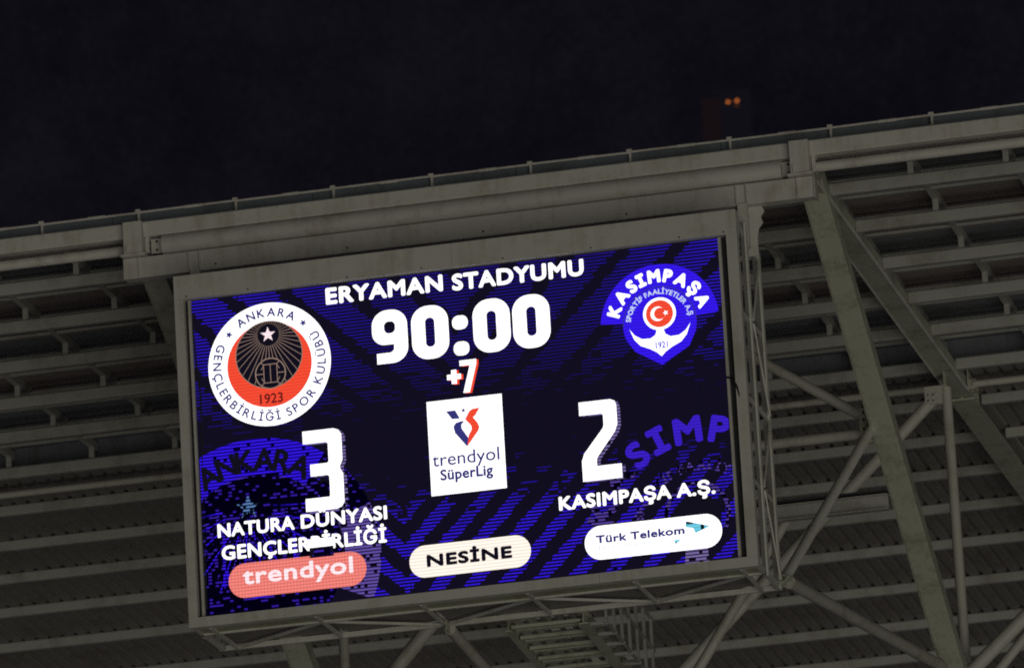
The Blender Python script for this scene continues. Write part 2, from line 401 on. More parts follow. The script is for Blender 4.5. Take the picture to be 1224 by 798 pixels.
# ================================================================== HANGER BEAM
hb = thing('hanger_beam', (0, YE-.05, 33.78), 'deep steel beam under the truss heads from which the scoreboard hangs', 'beam')
MB().bar((-5.56, YE-.06, 33.95), (5.58, YE-.06, 33.95), .24, .335, bev=.008).build('girder', STEEL, hb)
for x in (-5.30, -4.48, -4.30, 4.36, 4.52, 5.33):
    MB().box((x-.010, YE-.21, 33.79), (x+.010, YE-.179, 34.11)).build('stiffener', STEEL, hb)
MB().box((5.585, YE-.2, 33.76), (5.60, YE+.1, 34.14)).build('end_plate', STEEL, hb)
for x in (-4.05, -1.9, .3, 2.6): MB().tube((x, YE-.19, 33.86), (x, YE-.17, 33.86), .016, 8).build('bolt', BLACK, hb)

# ================================================================== SCOREBOARD
sb = thing('scoreboard', (0, D/2, ZB), 'large lit LED scoreboard in a pale steel frame hanging from the roof edge', 'scoreboard')
ZT = ZB+H
MB().box((-4.5, 0, ZT-.385), (-.02, .24, ZT)).build('top_beam', BOARD, sb)
MB().box((-.016, 0, ZT-.385), (4.5, .24, ZT)).build('top_beam', BOARD, sb)
for dx in (-4.3, -3.3, -1.7, -.5, .8, 2.2, 3.6, 4.3):
    MB().tube((dx, -.012, ZT-.345), (dx, .0, ZT-.345), .012, 8).build('rivet', BLACK, sb)
# lower front bar in two lengths
MB().box((-4.5, 0, ZB), (2.02, .16, ZB+.155)).build('bottom_bar', BOARD, sb)
MB().box((2.025, 0, ZB), (4.5, .16, ZB+.155)).build('bottom_bar', BOARD, sb)
for x in (-4.43, 4.415):
    MB().box((x-.085 if x > 0 else x-.07, .004, ZB+.156), (x+.085 if x > 0 else x+.075, .15, ZT-.386)).build('front_post', BOARD, sb)
YS = .10
sTL, sTR, sBR, sBL = (onY(*q, YS) for q in ((231, 362), (859, 289), (881, 669), (245, 736)))
sx0, sx1 = (sTL.x+sBL.x)/2, (sTR.x+sBR.x)/2; sz0, sz1 = ZB+.157, ZT-.40
# recess trim beside the screen
for xa, xb in ((-4.355, sx0), (sx1, 4.33)):
    wd = xb-xa
    MB().box((xa+.002, .13, sz0), (xb-.002, .16, sz1)).build('recess_panel', BLACK, sb)
    e = xb if xa < 0 else xa
    sgn = -1 if xa < 0 else 1
    MB().box((min(e+sgn*.012, e+sgn*.055), .06, sz0+.001), (max(e+sgn*.012, e+sgn*.055), .125, sz1-.002)).build('screen_trim', STEEL, sb)
# side and rear lattice
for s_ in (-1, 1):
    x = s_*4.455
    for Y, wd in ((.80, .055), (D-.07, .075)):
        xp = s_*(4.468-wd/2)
        MB().box((min(s_*4.470, s_*4.5), Y-.06, ZB+.002), (max(s_*4.470, s_*4.5), Y+.06, ZT-(.25 if Y > 1 else .02))).build('lit_post_edge', LATTW, sb)  # pale strip paints the lit outer edge of the post
        MB().ibeam((xp, Y, ZB+.001), (xp, Y, ZT-(.25 if Y > 1 else .02)), wd, .10, .012, .010, up=(0, 1, 0)).build('side_post', LATT, sb)  # shade on the post faces is in their darker colour
    MB().bar((x, .165, ZB+.05), (x, D-.01, ZB+.05), .05, .10).build('side_rail', BOARD, sb)
    MB().bar((x, .25, ZT-.13), (x, D-.01, ZT-.33), .05, .05).build('side_rail', BOARD, sb)
    lev = [ZB+.1, ZB+1.40, ZB+2.72, ZB+4.05, ZT-.32]
    for k in range(4):
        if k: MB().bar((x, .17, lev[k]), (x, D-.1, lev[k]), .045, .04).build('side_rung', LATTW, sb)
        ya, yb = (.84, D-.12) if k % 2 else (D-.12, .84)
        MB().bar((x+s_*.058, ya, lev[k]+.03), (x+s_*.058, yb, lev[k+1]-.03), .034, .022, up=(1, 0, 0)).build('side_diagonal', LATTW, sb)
YM = .62
MB().bar((-4.48, YM, ZB+.025), (4.48, YM, ZB+.025), .05, .05).build('underside_rail', BOARD, sb)
MB().bar((-4.43, D-.03, ZB+.04), (4.43, D-.03, ZB+.04), .06, .08).build('underside_rail', BOARD, sb)
MB().box((-4.44, .165, ZB+.03), (4.40, YM-.03, ZB+.036)).build('soffit_sheet', PLATE, sb)
for k in range(5): 
    xa = -4.2+1.68*k
    MB().box((xa+.03, YM+.03, ZB+.10), (xa+1.65, D-.07, ZB+.106)).build('floor_sheet', DECK, sb)
for k in range(6):
    x = -4.2+1.68*k
    MB().bar((x, .165, ZB+.012), (x, D-.01, ZB+.012), .05, .045).build('cross_bar', BOARD, sb)
    if k < 5:
        ya, yb = (D-.08, YM+.03) if k % 2 == 0 else (YM+.03, D-.08)
        MB().bar((x+.03, ya, ZB+.02), (x+1.65, yb, ZB+.02), .04, .04).build('underside_diagonal', BOARD, sb)
MB().bar((-4.43, D-.03, ZT-.30), (4.43, D-.03, ZT-.30), .06, .08).build('rear_rail', BOARD, sb)
MB().box((-4.30, .36, ZB+.17), (4.30, .52, ZT-.42)).build('cabinet_back', BLACK, sb)
# hangers
for x in (-4.39, 4.44):
    MB().bar((x, YE-.16, ZT-.38), (x, YE-.16, 33.80), .15, .10, up=(0, 1, 0)).build('hanger', BOARD, sb)
    mb = MB(); y = YE+.02
    pr = [(x-.06, 33.79), (x+.26, 33.80), (x+.30, 33.70), (x+.24, 33.62), (x+.27, 33.52), (x+.20, 33.44), (x+.17, 33.30), (x+.17, 33.0), (x-.06, 33.0)]
    n = len(pr); v = [(p[0], yy, p[1]) for yy in (y, y+.03) for p in pr]
    mb.raw(v, [tuple(range(n)), tuple(range(2*n-1, n-1, -1))]+[(i, n+i, n+(i+1) % n, (i+1) % n) for i in range(n)])
    mb.build('hanger_bracket', BOARD, sb)
# loose cable by the right trim
cx = sx1+.12
pts = [Vector((cx-.10, .05, ZB+3.0)), Vector((cx-.03, .02, ZB+2.98)), Vector((cx+.05, .0, ZB+2.85)), Vector((cx+.09, .02, ZB+2.65)), Vector((cx+.08, .06, ZB+2.45)), Vector((cx+.05, .1, ZB+2.3))]
MB().path(pts, .016, 8).build('cable', CABLE, sb)
MB().path([Vector((-4.25, .11, ZB+4.9)), Vector((-4.22, .09, ZB+4.3)), Vector((-4.17, .10, ZB+3.7)), Vector((-4.20, .11, ZB+2.2)), Vector((-4.23, .10, ZB+.3))], .014, 8).build('cable', CABLE, sb)

# ------------------------------------------------------------------ the picture on the screen
SX, SZ = 0.0, ZB                                # screen art is laid out in metres on the screen's own plane
mbg, t, e = emis('led_screen', (0, 0, 0), 1.0); b = NB(t); x, z = b.xz()
P2x = lambda q: onY(q, 680, YS).x
row = b.m('FLOOR', b.m('DIVIDE', z, ROW)); fr = b.m('FRACT', b.m('DIVIDE', z, ROW)); line = b.m('LESS_THAN', fr, .43)
wn = b.wn(b.m('FLOOR', b.m('DIVIDE', x, .035)), row); wn2 = b.wn(b.m('FLOOR', b.m('DIVIDE', x, .16)), row, 3.0)
jit = b.m('MULTIPLY', b.m('SUBTRACT', wn2, .5), .10)
xv = onY(487, 700, YS).x
V = b.m('DIVIDE', b.m('SUBTRACT', z, b.m('MULTIPLY', b.m('ABSOLUTE', b.m('SUBTRACT', x, xv)), .95)), .535)
st = b.m('LESS_THAN', b.m('FRACT', b.m('ADD', b.m('ADD', V, jit), 10.62)), .46)
nz = b.noise(x, z, 1.1, 1.4)
low = b.sstep(b.m('ADD', z, b.m('MULTIPLY', b.m('SUBTRACT', nz, .5), 1.4)), 2.5, .85)
lowp = b.m('MULTIPLY', b.m('GREATER_THAN', b.m('MULTIPLY', low, 1.25), wn2), low)
lowm = b.m('MULTIPLY', b.m('MULTIPLY', st, lowp), b.m('GREATER_THAN', b.m('ADD', x, b.m('MULTIPLY', jit, .8)), P2x(424)))
xu = onY(705, 380, YS).x
U = b.m('DIVIDE', b.m('SUBTRACT', z, b.m('MULTIPLY', b.m('ABSOLUTE', b.m('SUBTRACT', x, P2x(560))), .95)), .86)
stu = b.m('GREATER_THAN', b.m('FRACT', b.m('ADD', b.m('ADD', U, jit), 10.1)), .30)
upm = b.sstep(z, 2.5, 4.7)
edge = b.m('ADD', .42, b.m('MULTIPLY', b.sstep(b.m('ABSOLUTE', b.m('SUBTRACT', x, .4)), 1.4, 4.2), .75))
upl = b.m('MULTIPLY', b.m('MULTIPLY', stu, b.m('GREATER_THAN', b.m('ADD', b.m('MULTIPLY', upm, 1.7), -.05), wn2)), b.m('MULTIPLY', upm, b.m('MULTIPLY', edge, .46)))
lit = b.m('MULTIPLY', line, b.m('ADD', b.m('MULTIPLY', lowm, .8), upl))
lit = b.m('MULTIPLY', lit, b.m('ADD', .8, b.m('MULTIPLY', wn, .3)))
mix = t.nodes.new('ShaderNodeMix'); mix.data_type = 'RGBA'
t.links.new(lit, mix.inputs['Factor']); mix.inputs[6].default_value = (.0058, .0044, .0135, 1); mix.inputs[7].default_value = (*BLUE, 1)
t.links.new(mix.outputs[2], e.inputs[0])
screen = MB().box((sx0, YS, sz0), (sx1, .355, sz1)).build('screen', mbg, sb)
# module joints of the LED cabinets are too fine to see; the face stays one sheet

def P2(px, py): p = onY(px, py, YS); return (p.x, p.z)
MPP = .01335                                    # metres per photo pixel on the screen plane
def fill(loops):
    cu = bpy.data.curves.new('tmp', 'CURVE'); cu.dimensions = '2D'; cu.fill_mode = 'BOTH'
    for lp in loops:
        sp = cu.splines.new('POLY'); sp.points.add(len(lp)-1); sp.use_cyclic_u = True
        for i, (a, c) in enumerate(lp): sp.points[i].co = (a, c, 0, 1)
    ob = bpy.data.objects.new('tmp', cu); me = bpy.data.meshes.new_from_object(ob)
    r = ([(v.co.x, v.co.y) for v in me.vertices], [tuple(p.vertices) for p in me.polygons])
    bpy.data.objects.remove(ob); bpy.data.curves.remove(cu); bpy.data.meshes.remove(me); return r
_gc = {}
def glyphs(s, sp=1.0):
    key = (s, sp)
    if key in _gc: return _gc[key]
    cu = bpy.data.curves.new('tmp', 'FONT'); cu.body = s; cu.resolution_u = 4; cu.space_character = sp; ob = bpy.data.objects.new('tmp', cu)
    me = bpy.data.meshes.new_from_object(ob)
    r = ([(v.co.x, v.co.y) for v in me.vertices], [tuple(p.vertices) for p in me.polygons])
    bpy.data.objects.remove(ob); bpy.data.curves.remove(cu); bpy.data.meshes.remove(me); _gc[key] = r; return r
# slab-serifed I of the blue club's lettering
_gc[('|', 1.0)] = ([(.14, 0), (.24, 0), (.24, .7), (.14, .7), (0, 0), (.38, 0), (.38, .10), (0, .10), (0, .60), (.38, .60), (.38, .7), (0, .7)], [(0, 1, 2, 3), (4, 5, 6, 7), (8, 9, 10, 11)])
CAPH = max(p[1] for p in glyphs('H')[0])
class Art:
    def __init__(s): s.mb = MB(); s.mats = []; s.k = 0
    def mi(s, m):
        if m not in s.mats: s.mats.append(m)
        return s.mats.index(m)
    def add(s, vf, mat, layer):
        y = YS-.004*layer
        s.mb.raw([(p[0], y, p[1]) for p in vf[0]], vf[1], s.mi(mat))
    def poly(s, loops, mat, layer): s.add(fill(loops), mat, layer)
    def disc(s, c, r, mat, layer, n=56): s.add(([(c[0]+r*math.cos(2*PI*i/n), c[1]+r*math.sin(2*PI*i/n)) for i in range(n)], [tuple(range(n))]), mat, layer)
    def sector(s, c, ra, rb, a0, a1, mat, layer, n=48):
        v = []
        for i in range(n+1):
            a = math.radians(a0+(a1-a0)*i/n); v += [(c[0]+q*math.cos(a), c[1]+q*math.sin(a)) for q in (ra, rb)]
        s.add((v, [(2*i, 2*i+1, 2*i+3, 2*i+2) for i in range(n)]), mat, layer)
    def star(s, c, r, mat, layer, rot=90, q=.40):
        s.poly([[(c[0]+(r if i % 2 == 0 else r*q)*math.cos(math.radians(rot+36*i)), c[1]+(r if i % 2 == 0 else r*q)*math.sin(math.radians(rot+36*i))) for i in range(10)]], mat, layer)
    def line(s, a, b_, wd, mat, layer):
        dx, dy = b_[0]-a[0], b_[1]-a[1]; L = math.hypot(dx, dy) or 1; nx, ny = -dy/L*wd/2, dx/L*wd/2
        s.add(([(a[0]+nx, a[1]+ny), (a[0]-nx, a[1]-ny), (b_[0]-nx, b_[1]-ny), (b_[0]+nx, b_[1]+ny)], [(0, 1, 2, 3)]), mat, layer)
    def stamp(s, vf, fn, bold, mat, layer):
        offs = [(0, 0)] + ([(bold*math.cos(2*PI*i/8), bold*math.sin(2*PI*i/8)) for i in range(8)] if bold else [])
        for k, (ox, oy) in enumerate(offs):
            y = YS-.004*layer-.0002*k
            vv = [fn(*p) for p in vf[0]]
            s.mb.raw([(p[0]+ox, y, p[1]+oy) for p in vv], vf[1], s.mi(mat))
    def text(s, str_, pl, pr, cap, mat, layer, bold=0.0, shear=0.0):
        """baseline from photo pixel pl to pr, cap height in photo pixels, bold in photo pixels"""
        vf = glyphs(str_, 1.0+bold*.075); x0 = min(p[0] for p in vf[0]); x1 = max(p[0] for p in vf[0])
        a, c = P2(*pl), P2(*pr); bo = bold*MPP; sc_ = (c[0]-a[0]-2*bo)/(x1-x0); h = (cap*MPP-2*bo)/CAPH; zb = (a[1]+c[1])/2+bo
        s.stamp(vf, lambda x, y: (a[0]+bo+(x-x0)*sc_+shear*y*h, zb+y*h), bo, mat, layer)
    def arc(s, str_, c, r, a0, a1, cap, mat, layer, bold=0.0, inward=False, wide=1.0, faint=0, alt=None):
        """letters from angle a0 to a1 (degrees) on radius r of the baseline"""
        adv = []
        for ch in str_:
            if ch == ' ': adv.append((0, .32)); continue
            g = glyphs(ch)[0]; x0 = min(p[0] for p in g); x1 = max(p[0] for p in g); adv.append((x0, x1-x0+.11))
        tot = sum(q[1] for q in adv)-.11; k = 0; bo = bold*MPP; h = (cap*MPP-2*bo)/CAPH
        for n_, (ch, (x0, wd)) in enumerate(zip(str_, adv)):
            mid = (k+(wd-.11)/2)/tot; k += wd
            if ch == ' ': continue
            a = math.radians(a0+(a1-a0)*mid); ex = (-math.sin(a), math.cos(a)); ey = (math.cos(a), math.sin(a))
            if not inward: ex = (-ex[0], -ex[1])
            else: ey = (-ey[0], -ey[1])
            o = (c[0]+r*math.cos(a), c[1]+r*math.sin(a)); hw = (wd-.11)/2
            fn = lambda x, y, x0=x0, hw=hw, o=o, ex=ex, ey=ey: (o[0]+ex[0]*(x-x0-hw)*h*wide+ey[0]*y*h, o[1]+ex[1]*(x-x0-hw)*h*wide+ey[1]*y*h)
            s.stamp(glyphs(ch), fn, bo, alt if n_ < faint else mat, layer)
    def build(s, name, label=None):
        o = s.mb.build(name, s.mats, screen)
        if label: o['label'] = label
        return o
def rrect(x0, y0, x1, y1, r, n=8):
    p = []
    for cx_, cy_, a in ((x1-r, y1-r, 0), (x0+r, y1-r, 90), (x0+r, y0+r, 180), (x1-r, y0+r, 270)):
        p += [(cx_+r*math.cos(math.radians(a+90*i/n)), cy_+r*math.sin(math.radians(a+90*i/n))) for i in range(n+1)]
    return p
def pill(pl, pr, h):
    a, c = P2(*pl), P2(*pr); zc = (a[1]+c[1])/2; hh = h*MPP/2; return rrect(a[0], zc-hh, c[0], zc+hh, hh*.98, 14)
def place(pts, ll, wpx, hpx, uw=1.0, uh=2.0):
    a = P2(*ll); return [(a[0]+p[0]/uw*wpx*MPP, a[1]+p[1]/uh*hpx*MPP) for p in pts]

# heading and clock
def word(str_, pl, pr, cap, bold, layer=7):
    a = Art(); a.text(str_, pl, pr, cap, L_WHITE, layer, bold); a.build('lettering', 'white word '+str_)
word('ERYAMAN', (390, 364), (530, 348.5), 20, 1.15, 4); word('STADYUMU', (541, 347.3), (698.5, 330), 20, 1.15, 4)
def digit0(ll):
    a = Art(); o = P2(*ll); W_, H_ = 44.5*MPP, 64*MPP
    a.poly([rrect(o[0], o[1], o[0]+W_, o[1]+H_, .262), rrect(o[0]+W_/2-.074, o[1]+.195, o[0]+W_/2+.074, o[1]+H_-.195, .07)], L_WHITE, 4); a.build('clock_digit', 'white clock digit 0')
def arcp(cx_, cy_, r, a0, a1, n=7, ry=None): return [(cx_+r*math.cos(math.radians(a0+(a1-a0)*i/n)), cy_+(ry or r)*math.sin(math.radians(a0+(a1-a0)*i/n))) for i in range(n+1)]
def digit9(ll):
    a = Art(); o = P2(*ll); W_, H_ = 42.5*MPP, 64*MPP
    out = [(.06, 0)] + arcp(W_-.25, .25, .25, -90, 0) + arcp(W_-.25, H_-.25, .25, 0, 90) + arcp(.25, H_-.25, .25, 90, 180) + arcp(.20, .50, .20, 180, 270) + [(W_-.225, .30)] + arcp(W_-.30, .245, .075, 0, -90) + [(.06, .17)]
    hole = rrect(W_/2-.088, H_-.375, W_/2+.088, H_-.185, .075)
    a.poly([[(o[0]+p, o[1]+q) for p, q in out], [(o[0]+p, o[1]+q) for p, q in hole]], L_WHITE, 4); a.build('clock_digit', 'white clock digit 9')
digit9((447, 436.5)); digit0((494, 431.5)); digit0((567.5, 423.5)); digit0((615, 418.5))
for q in ((550, 385.5), (552, 416.5)):
    a = Art(); p = P2(*q); a.poly([rrect(p[0]-.125, p[1]-.112, p[0]+.125, p[1]+.112, .10)], L_WHITE, 4); a.build('clock_dot')
a = Art(); sv = [(0, 2), (1, 2), (1, 1.72), (.52, 0), (.13, 0), (.60, 1.66), (0, 1.66)]
for dx, dz, m, l in ((.035, -.012, L_RED, 3), (0, 0, L_WHITE, 4)):
    a.poly([[(p+dx, q+dz) for p, q in place(sv, (551.5, 470), 20, 39)]], m, l)
    c = P2(543, 450.5); L_, T_ = .112, .042
    pl = [(-L_, -T_), (-T_, -T_), (-T_, -L_), (T_, -L_), (T_, -T_), (L_, -T_), (L_, T_), (T_, T_), (T_, L_), (-T_, L_), (-T_, T_), (-L_, T_)]
    a.poly([[(c[0]+p+dx, c[1]+q+dz) for p, q in pl]], m, l)
a.build('added_minutes', 'white plus seven with red shadow')
# scores
three = [(0, 2), (.80, 2), (.93, 1.95), (1, 1.84), (1, 1.2), (.93, 1.06), (.93, .98), (1, .86), (1, .16), (.93, .05), (.80, 0), (0, 0), (0, .32), (.62, .32), (.64, .36), (.64, .82), (.60, .86), (.16, .86), (.16, 1.16), (.60, 1.16), (.64, 1.2), (.64, 1.64), (.60, 1.68), (0, 1.68)]
two = [(0, 2), (.80, 2), (.91, 1.95), (.95, 1.85), (.95, 1.36), (.88, 1.18), (.40, .58), (.38, .5), (.38, .36), (1, .36), (1, 0), (0, 0), (0, .52), (.07, .70), (.58, 1.3), (.60, 1.38), (.60, 1.62), (.56, 1.66), (0, 1.66)]
for nm, pts, ll, wp, hp in (('3', three, (366.5, 612), 46.5, 96), ('2', two, (697.5, 576), 46.5, 94)):
    a = Art()
    a.poly([[(p+.055, q-.03) for p, q in place(pts, ll, wp, hp)]], L_LILAC, 5)
    a.poly([place(pts, ll, wp, hp)], L_WHITE, 6); a.build('score_digit', 'white score digit '+nm)
# team names
word('NATURA', (261, 643), (353, 632.8), 16.5, .8); word('DÜNYASI', (360.5, 632), (463.5, 620.5), 16.5, .8)
a = Art(); a.text('GENÇLERBİRLİĞİ', (266, 670), (463, 648), 17, L_WHITE, 7, .8)
q0, q1 = P2(371, 665), P2(399, 652); a.poly([[(q0[0], q0[1]-.03), (q1[0], q0[1]-.03), (q1[0], q1[1]), (q0[0], q1[1])]], L_BLACK, 8)
a.poly([[(q0[0]+.04, q0[1]-.02), (q1[0]-.02, q0[1]-.02), (q1[0]-.05, q1[1]-.03), (q0[0]+.09, q1[1]-.03)]], L_BLUEDIM, 9)
q2 = P2(371, 644); a.poly([[(q0[0]-.03, q1[1]), (q1[0]+.02, q1[1]), (q1[0]+.02, q2[1]-.01), (q0[0]-.03, q2[1]-.01)]], L_WHITE, 9); a.build('lettering')
word('KASIMPAŞA', (669, 610.5), (803.5, 595.7), 16.5, .9); word('A.Ş.', (809.5, 595), (856, 590), 16.5, .9)

# red and black crest in a white ring
a = Art(); c = P2(322.4, 435.3); k = MPP
a.disc(c, 74*k, L_WHITE, 3, 72); a.disc(P2(322.5, 435.8), 51*k, L_RED, 4, 64)
bc = P2(322.0, 424); a.disc(bc, 40.5*k, L_BLACK, 5, 60)
a.sector(bc, 39.6*k, 40.6*k, 0, 360, L_GOLD, 6, 60)
sc0 = P2(321, 400.5); R_ = 39.5*k
for i in range(40):
    th = math.radians(90+9*i); dx, dy = math.cos(th), math.sin(th)
    ex, ey = sc0[0]-bc[0], sc0[1]-bc[1]; bq = ex*dx+ey*dy; L_ = -bq+math.sqrt(max(bq*bq-(ex*ex+ey*ey-R_*R_), 0))
    if L_ > 14*k: a.line((sc0[0]+dx*13*k, sc0[1]+dy*13*k), (sc0[0]+dx*L_, sc0[1]+dy*L_), (.75 if dy < .3 else .5)*k, L_GOLD, 6)
bl = P2(324, 446.5); a.disc(bl, 18.5*k, L_BLACK, 7, 40); a.sector(bl, 17.4*k, 18.8*k, 0, 360, L_GOLD, 8, 40)
for s_ in (-1, 1):
    a.line((bl[0]+s_*8*k, bl[1]+11*k), (bl[0]+s_*8*k, bl[1]-11*k), 1.0*k, L_GOLD, 8); a.line((bl[0]+s_*8*k, bl[1]), (bl[0]+s_*17.5*k, bl[1]), 1.0*k, L_GOLD, 8)
    a.line((bl[0]-8*k, bl[1]+s_*11*k), (bl[0]+8*k, bl[1]+s_*11*k), 1.0*k, L_GOLD, 8)
    for tt in (-1, 1): a.line((bl[0]+s_*8*k, bl[1]+tt*11*k), (bl[0]+s_*11.5*k, bl[1]+tt*14*k), 1.0*k, L_GOLD, 8); a.line((bl[0]+s_*11*k, bl[1]+tt*5*k), (bl[0]+s_*8*k, bl[1]+tt*10*k), .9*k, L_GOLD, 8)
a.line((bl[0], bl[1]+11*k), (bl[0], bl[1]-11*k), .9*k, L_GOLD, 8)
a.disc(sc0, 11.5*k, L_BLACK, 9, 24); a.star(sc0, 9.5*k, L_PINKW, 10)
a.text('1923', (311.5, 483.5), (339, 480.5), 12, L_BROWN, 6, .35)
a.arc('ANKARA', c, 57.5*k, 126, 57, 10.5, L_NAVY, 6, .35)
a.arc('GENÇLERBİRLİĞİ SPOR KULÜBÜ', c, 68*k, 152, 391, 10.5, L_NAVY, 6, .30, inward=True)
for th in (139, 46): a.star((c[0]+62*k*math.cos(math.radians(th)), c[1]+62*k*math.sin(math.radians(th))), 5*k, L_NAVY, 6, th)
a.build('club_crest', 'round white ringed crest with red and black centre')

# blue crest with anchor
a = Art(); c = P2(789, 386)
a.sector(c, 0.0, 70*k, 5, 175, L_BLUE, 3, 56)
tip = P2(792, 436); sh = arcp(c[0], c[1], 43.5*k, 180+22, -22, 40)
a.poly([sh+[(c[0]+33*k, c[1]-31*k), (tip[0], tip[1]), (c[0]-31*k, c[1]-31*k)]], L_BLUE, 4)
a.sector(c, 42.6*k, 43.6*k, 0, 180, L_NAVY, 5, 40)
a.arc('KAS|MPAŞA', c, 49*k, 167, 13, 16, L_WHITE, 6, 1.2)
a.arc('SPORTİF FAALİYETLER A.Ş', c, 34.5*k, 172, 8, 6.2, L_PALE, 6, .35)
rc = P2(788.8, 375.3); a.disc(rc, 19.4*k, L_WHITE, 7, 40); a.disc(rc, 16*k, L_RED, 8, 40)
a.disc((rc[0]-2*k, rc[1]), 8.6*k, L_WHITE, 9, 32); a.disc((rc[0]+.6*k, rc[1]), 6.9*k, L_RED, 10, 32); a.star((rc[0]+7.5*k, rc[1]), 3.6*k, L_WHITE, 11, 180)
lt, rt = (c[0]-36*k, c[1]-4*k), (c[0]+36*k, c[1]-4*k); bt = (tip[0]+0*k, tip[1]+7*k)
anc = [lt] + [(c[0]-30*k, c[1]-12*k), (c[0]-22*k, c[1]-17*k), (c[0]-12*k, c[1]-17.5*k), (c[0]-6*k, c[1]-14*k), (c[0]-4*k, c[1]-8*k), (c[0]-4*k, c[1]-2*k), (c[0]+4*k, c[1]-2*k), (c[0]+4*k, c[1]-8*k), (c[0]+6*k, c[1]-14*k), (c[0]+12*k, c[1]-17.5*k), (c[0]+22*k, c[1]-17*k), (c[0]+30*k, c[1]-12*k), rt, (c[0]+31*k, c[1]-17*k), (c[0]+24*k, c[1]-25*k), (c[0]+13*k, c[1]-30*k), (c[0]+5*k, c[1]-35*k), (c[0], c[1]-40*k), (c[0]-5*k, c[1]-35*k), (c[0]-13*k, c[1]-30*k), (c[0]-24*k, c[1]-25*k), (c[0]-31*k, c[1]-17*k)]
a.poly([anc], L_WHITE, 7); a.text('1921', (784.5, 417), (799, 415.5), 7.5, L_BLUE, 8, .2)
a.build('club_crest', 'blue crest with white anchor and red roundel')

# league badge
a = Art(); tl, br = P2(510.5, 479.5), P2(606, 583.5); cx_ = (tl[0]+br[0])/2
cb = [P2(510.5, 480), P2(600, 470.8), P2(606, 583), P2(515.5, 593)]
xa, xb = (cb[0][0]+cb[3][0])/2, (cb[1][0]+cb[2][0])/2; za, zb_ = (cb[2][1]+cb[3][1])/2, (cb[0][1]+cb[1][1])/2
a.poly([[(xa, za), (xb, za), (xb, zb_), (xa, zb_)]], L_WHITE, 3)
def z3(*p): return [P2(480+q[0]/2.955, 440+q[1]/2.955) for q in p]
a.poly([z3((158, 153), (190, 149), (207, 178), (179, 180))], L_NAVY, 4)
a.poly([z3((276, 139), (250, 144), (240, 152), (225, 180), (247, 203), (249, 216), (238, 236), (233, 276), (271, 222), (276, 207), (268, 190), (253, 174), (262, 165))], L_RED, 4)
a.poly([z3((184, 207), (192, 194), (208, 188), (222, 186), (212, 200), (213, 213), (237, 246), (233, 277), (190, 229))], L_NAVY, 4)
a.star(P2(480+219/2.955, 440+149/2.955), 3.2*k, L_NAVY, 4)
a.text('trendyol', (517.5, 558), (597.5, 549), 15.5, L_NAVY, 4, .15); a.text('SüperLig', (527, 574.5), (590, 567.5), 13, L_NAVY, 4, .55)
a.build('league_badge', 'white league badge with black and red emblem')

# sponsor pills
a = Art(); a.poly([pill((274, 696), (438.5, 677.5), 41)], L_PINK, 6); a.text('trendyol', (291, 699), (423, 684.5), 20, L_PINKW, 7, .8); a.build('sponsor_pill', 'salmon sponsor pill')
a = Art(); a.poly([pill((490, 673.5), (635, 656.5), 38)], L_CREAM, 6); a.text('NESİNE', (511, 678.5), (613, 666), 14.5, L_BLACK, 7, 1.05); a.build('sponsor_pill', 'cream sponsor pill')
a = Art(); a.poly([pill((699.5, 651), (863.5, 632), 40)], L_WHITE, 6); a.text('Türk Telekom', (713, 650), (819, 638), 9.5, L_NAVY, 7, .55); a.text('Türk Telekom', (714, 657), (780, 650), 4.5, L_PALE, 7)
a.poly([[P2(820, 623), P2(849, 628.5), P2(832, 637), P2(829, 631), P2(820, 630)]], L_TEAL, 7); a.poly([[P2(806, 645.5), P2(815, 645), P2(808, 650)]], L_TEAL, 7); a.build('sponsor_pill', 'white sponsor pill')

# faded giant crests in the background of the picture, cut off at the screen edge
def clip(o):
    """cut the drawing off at the edges of the screen"""
    bm = bmesh.new(); bm.from_mesh(o.data); l = rootloc(sb)
    for co_, no in (((sx0+.008, 0, 0), (-1, 0, 0)), ((sx1-.008, 0, 0), (1, 0, 0)), ((0, 0, sz0+.008), (0, 0, -1))):
        bmesh.ops.bisect_plane(bm, geom=bm.verts[:]+bm.edges[:]+bm.faces[:], plane_co=Vector(co_)-l, plane_no=no, clear_outer=True)
    bm.to_mesh(o.data); bm.free()
a = Art(); c = P2(310, 670); R1, R2 = 146*k, 103*k
a.sector(c, R2, R1, 55, 135, L_BLUEROW, 1, 60); a.sector(c, R2, R1, -24, 22, L_VIOLETB, 1, 30)
a.sector(c, R2-2*k, R2, 30, 150, L_BLUEDIM, 1, 60); a.disc(c, R2-2*k, L_BLUEFAINT, 1, 60); a.sector(c, R2, R1, 22, 55, L_BLUEFAINT, 1, 20)
a.arc('ANKARA', c, 108*k, 123, 58, 27, L_BLACK, 2, 1.3); a.star((c[0]+122*k*math.cos(math.radians(48)), c[1]+122*k*math.sin(math.radians(48))), 11*k, L_BLACK, 2)
st_ = P2(297, 606); a.star(st_, 15*k, L_CYAN, 2)
for i in range(34):
    th = math.radians(186+5.2*i); dx, dy = math.cos(th), math.sin(th); a.line((st_[0]+dx*30*k, st_[1]+dy*30*k), (st_[0]+dx*(92+10*math.sin(i*1.7))*k, st_[1]+dy*(92+10*math.sin(i*1.7))*k), 1.7*k, L_BLUEDIM if i % 3 else L_BLUEROW, 2)
bl = P2(310, 672); a.sector(bl, 38*k, 42*k, 190, 350, L_BLUEROW, 2, 40)
for q in ((268, 640), (352, 636)): 
    p = P2(*q); a.line(p, (p[0]-2*k, p[1]-62*k), 3*k, L_BLUEROW, 2)
clip(a.build('background_crest', 'faded blue giant crest with ANKARA arc'))
a = Art(); c = P2(840, 634)
a.arc('KAS|MPAŞA', c, 106*k, 172, 10, 32, L_BLUESOLID, 1, 2.0, wide=1.12, faint=2, alt=L_VIOLET)
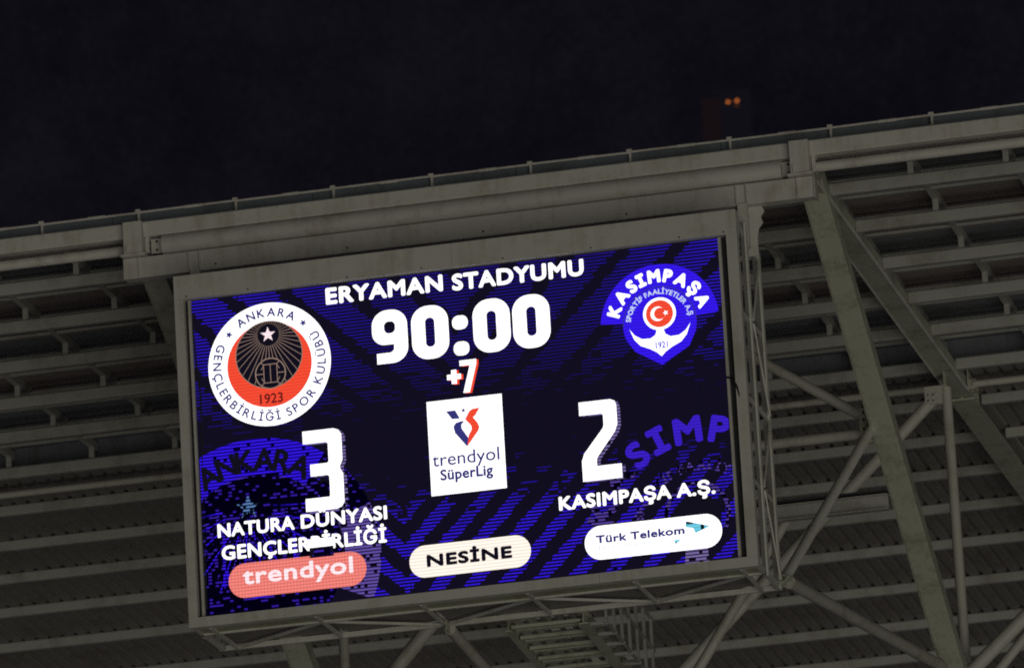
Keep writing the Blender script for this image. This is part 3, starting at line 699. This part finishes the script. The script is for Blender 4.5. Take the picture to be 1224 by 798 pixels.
a.arc('SPORTİF FAALİYETLER', c, 72*k, 165, 25, 11, L_VIOLET, 1, .6)
a.sector(P2(834, 614), 34*k, 39*k, -30, 210, L_VIOLET, 1, 40); a.disc(P2(834, 618), 28*k, L_BLACK, 1, 30)
a.sector(P2(830, 640), 96*k, 128*k, 196, 250, L_BLUEDIM, 1, 30)
a.poly([[P2(820, 655), P2(846, 652), P2(850, 690), P2(818, 694)]], L_LILAC, 2)
clip(a.build('background_crest', 'faded blue giant crest with letters cut off at screen edge'))

# ================================================================== ACCESS WALKWAY behind the board
wk = thing('access_walkway', (.6, 2.0, 27.6), 'open steel access walkway with handrail running back beneath the scoreboard', 'walkway')
wz = lambda Y: 27.78 - .02*(Y-2)
for x, wd in ((.10, .10), (1.30, .16)):
    MB().ibeam((x, 1.95, wz(2)), (x-.35, 10, wz(10)), wd, .20, .02, .014).build('stringer', GIRDER, wk)
for i in range(22):
    Y = 2.05+.36*i; ox = -.35*(Y-2)/8
    MB().bar((.14+ox, Y, wz(Y)+(.03 if i % 2 else -.02)), (1.24+ox, Y, wz(Y)+(.03 if i % 2 else -.02)), .06 if i % 2 else .10, .05).build('tread', GIRDER, wk)
    if i % 2 == 0:
        for kx in (.32, .55, .78, 1.0): MB().bar((kx+ox, Y+.05, wz(Y)+.10), (kx+ox, Y+.30, wz(Y)+.10), .07, .03).build('grating_bar', PURL, wk)
hy = [2.2, 2.9, 3.6, 4.3, 5.0, 5.7, 6.4]
for i, Y in enumerate(hy):
    ox = -.35*(Y-2)/8
    MB().bar((1.62+ox, Y, wz(Y)-.08), (1.62+ox, Y, wz(Y)+1.0), .045, .045, up=(0, 1, 0)).build('handrail_post', PURL, wk)
    MB().bar((1.30+ox, Y, wz(Y)-.06), (1.66+ox, Y, wz(Y)-.06), .05, .05).build('outrigger', PURL, wk)
for dz in (-.05, .5, 1.0): MB().bar((1.62, 2.1, wz(2)+dz), (1.42, 6.6, wz(6.6)+dz), .04, .04).build('handrail', PURL, wk)

# ================================================================== FAR TOWER
tx = onY(862, 120, 250).x
tw = thing('apartment_tower', (tx, 250, 0), 'far dark apartment tower with a few orange lit windows above the roof', 'building')
TZ = onY(862, 108, 250).z
MB().box((tx-.5, 250.3, 0), (tx+1.5, 260, TZ)).build('wall', TOWER, tw)
MB().box((tx-.52, 250.28, TZ+.002), (tx+1.52, 260.02, TZ+.12)).build('parapet', TOWER, tw)
MB().box((tx-1.0, 250.1, 0), (tx-.08, 258, TZ-.35)).build('stair_shaft', TOWERRED, tw)  # reddish colour stands in for the stairwell glow
WIN, _, _ = emis('lit_window', (.75, .19, .035), 1.0); WIN2, _, _ = emis('dim_window', (.10, .028, .010), 1.0)
for q, hh, mat in (((871.2, 121.6), .07, WIN), ((881.6, 119.5), .075, WIN), ((881.6, 125.2), .05, WIN2)):
    p = onY(*q, 250.26); ww = .075
    o = MB().box((p.x-ww, 250.25, p.z-hh), (p.x+ww, 250.298, p.z+hh)).build('window', mat, tw)
    MB().box((p.x-ww-.03, 250.22, p.z-hh-.04), (p.x+ww+.03, 250.298, p.z-hh-.004)).build('sill', TOWER, o)
tw.rotation_euler.z = math.radians(11.3)
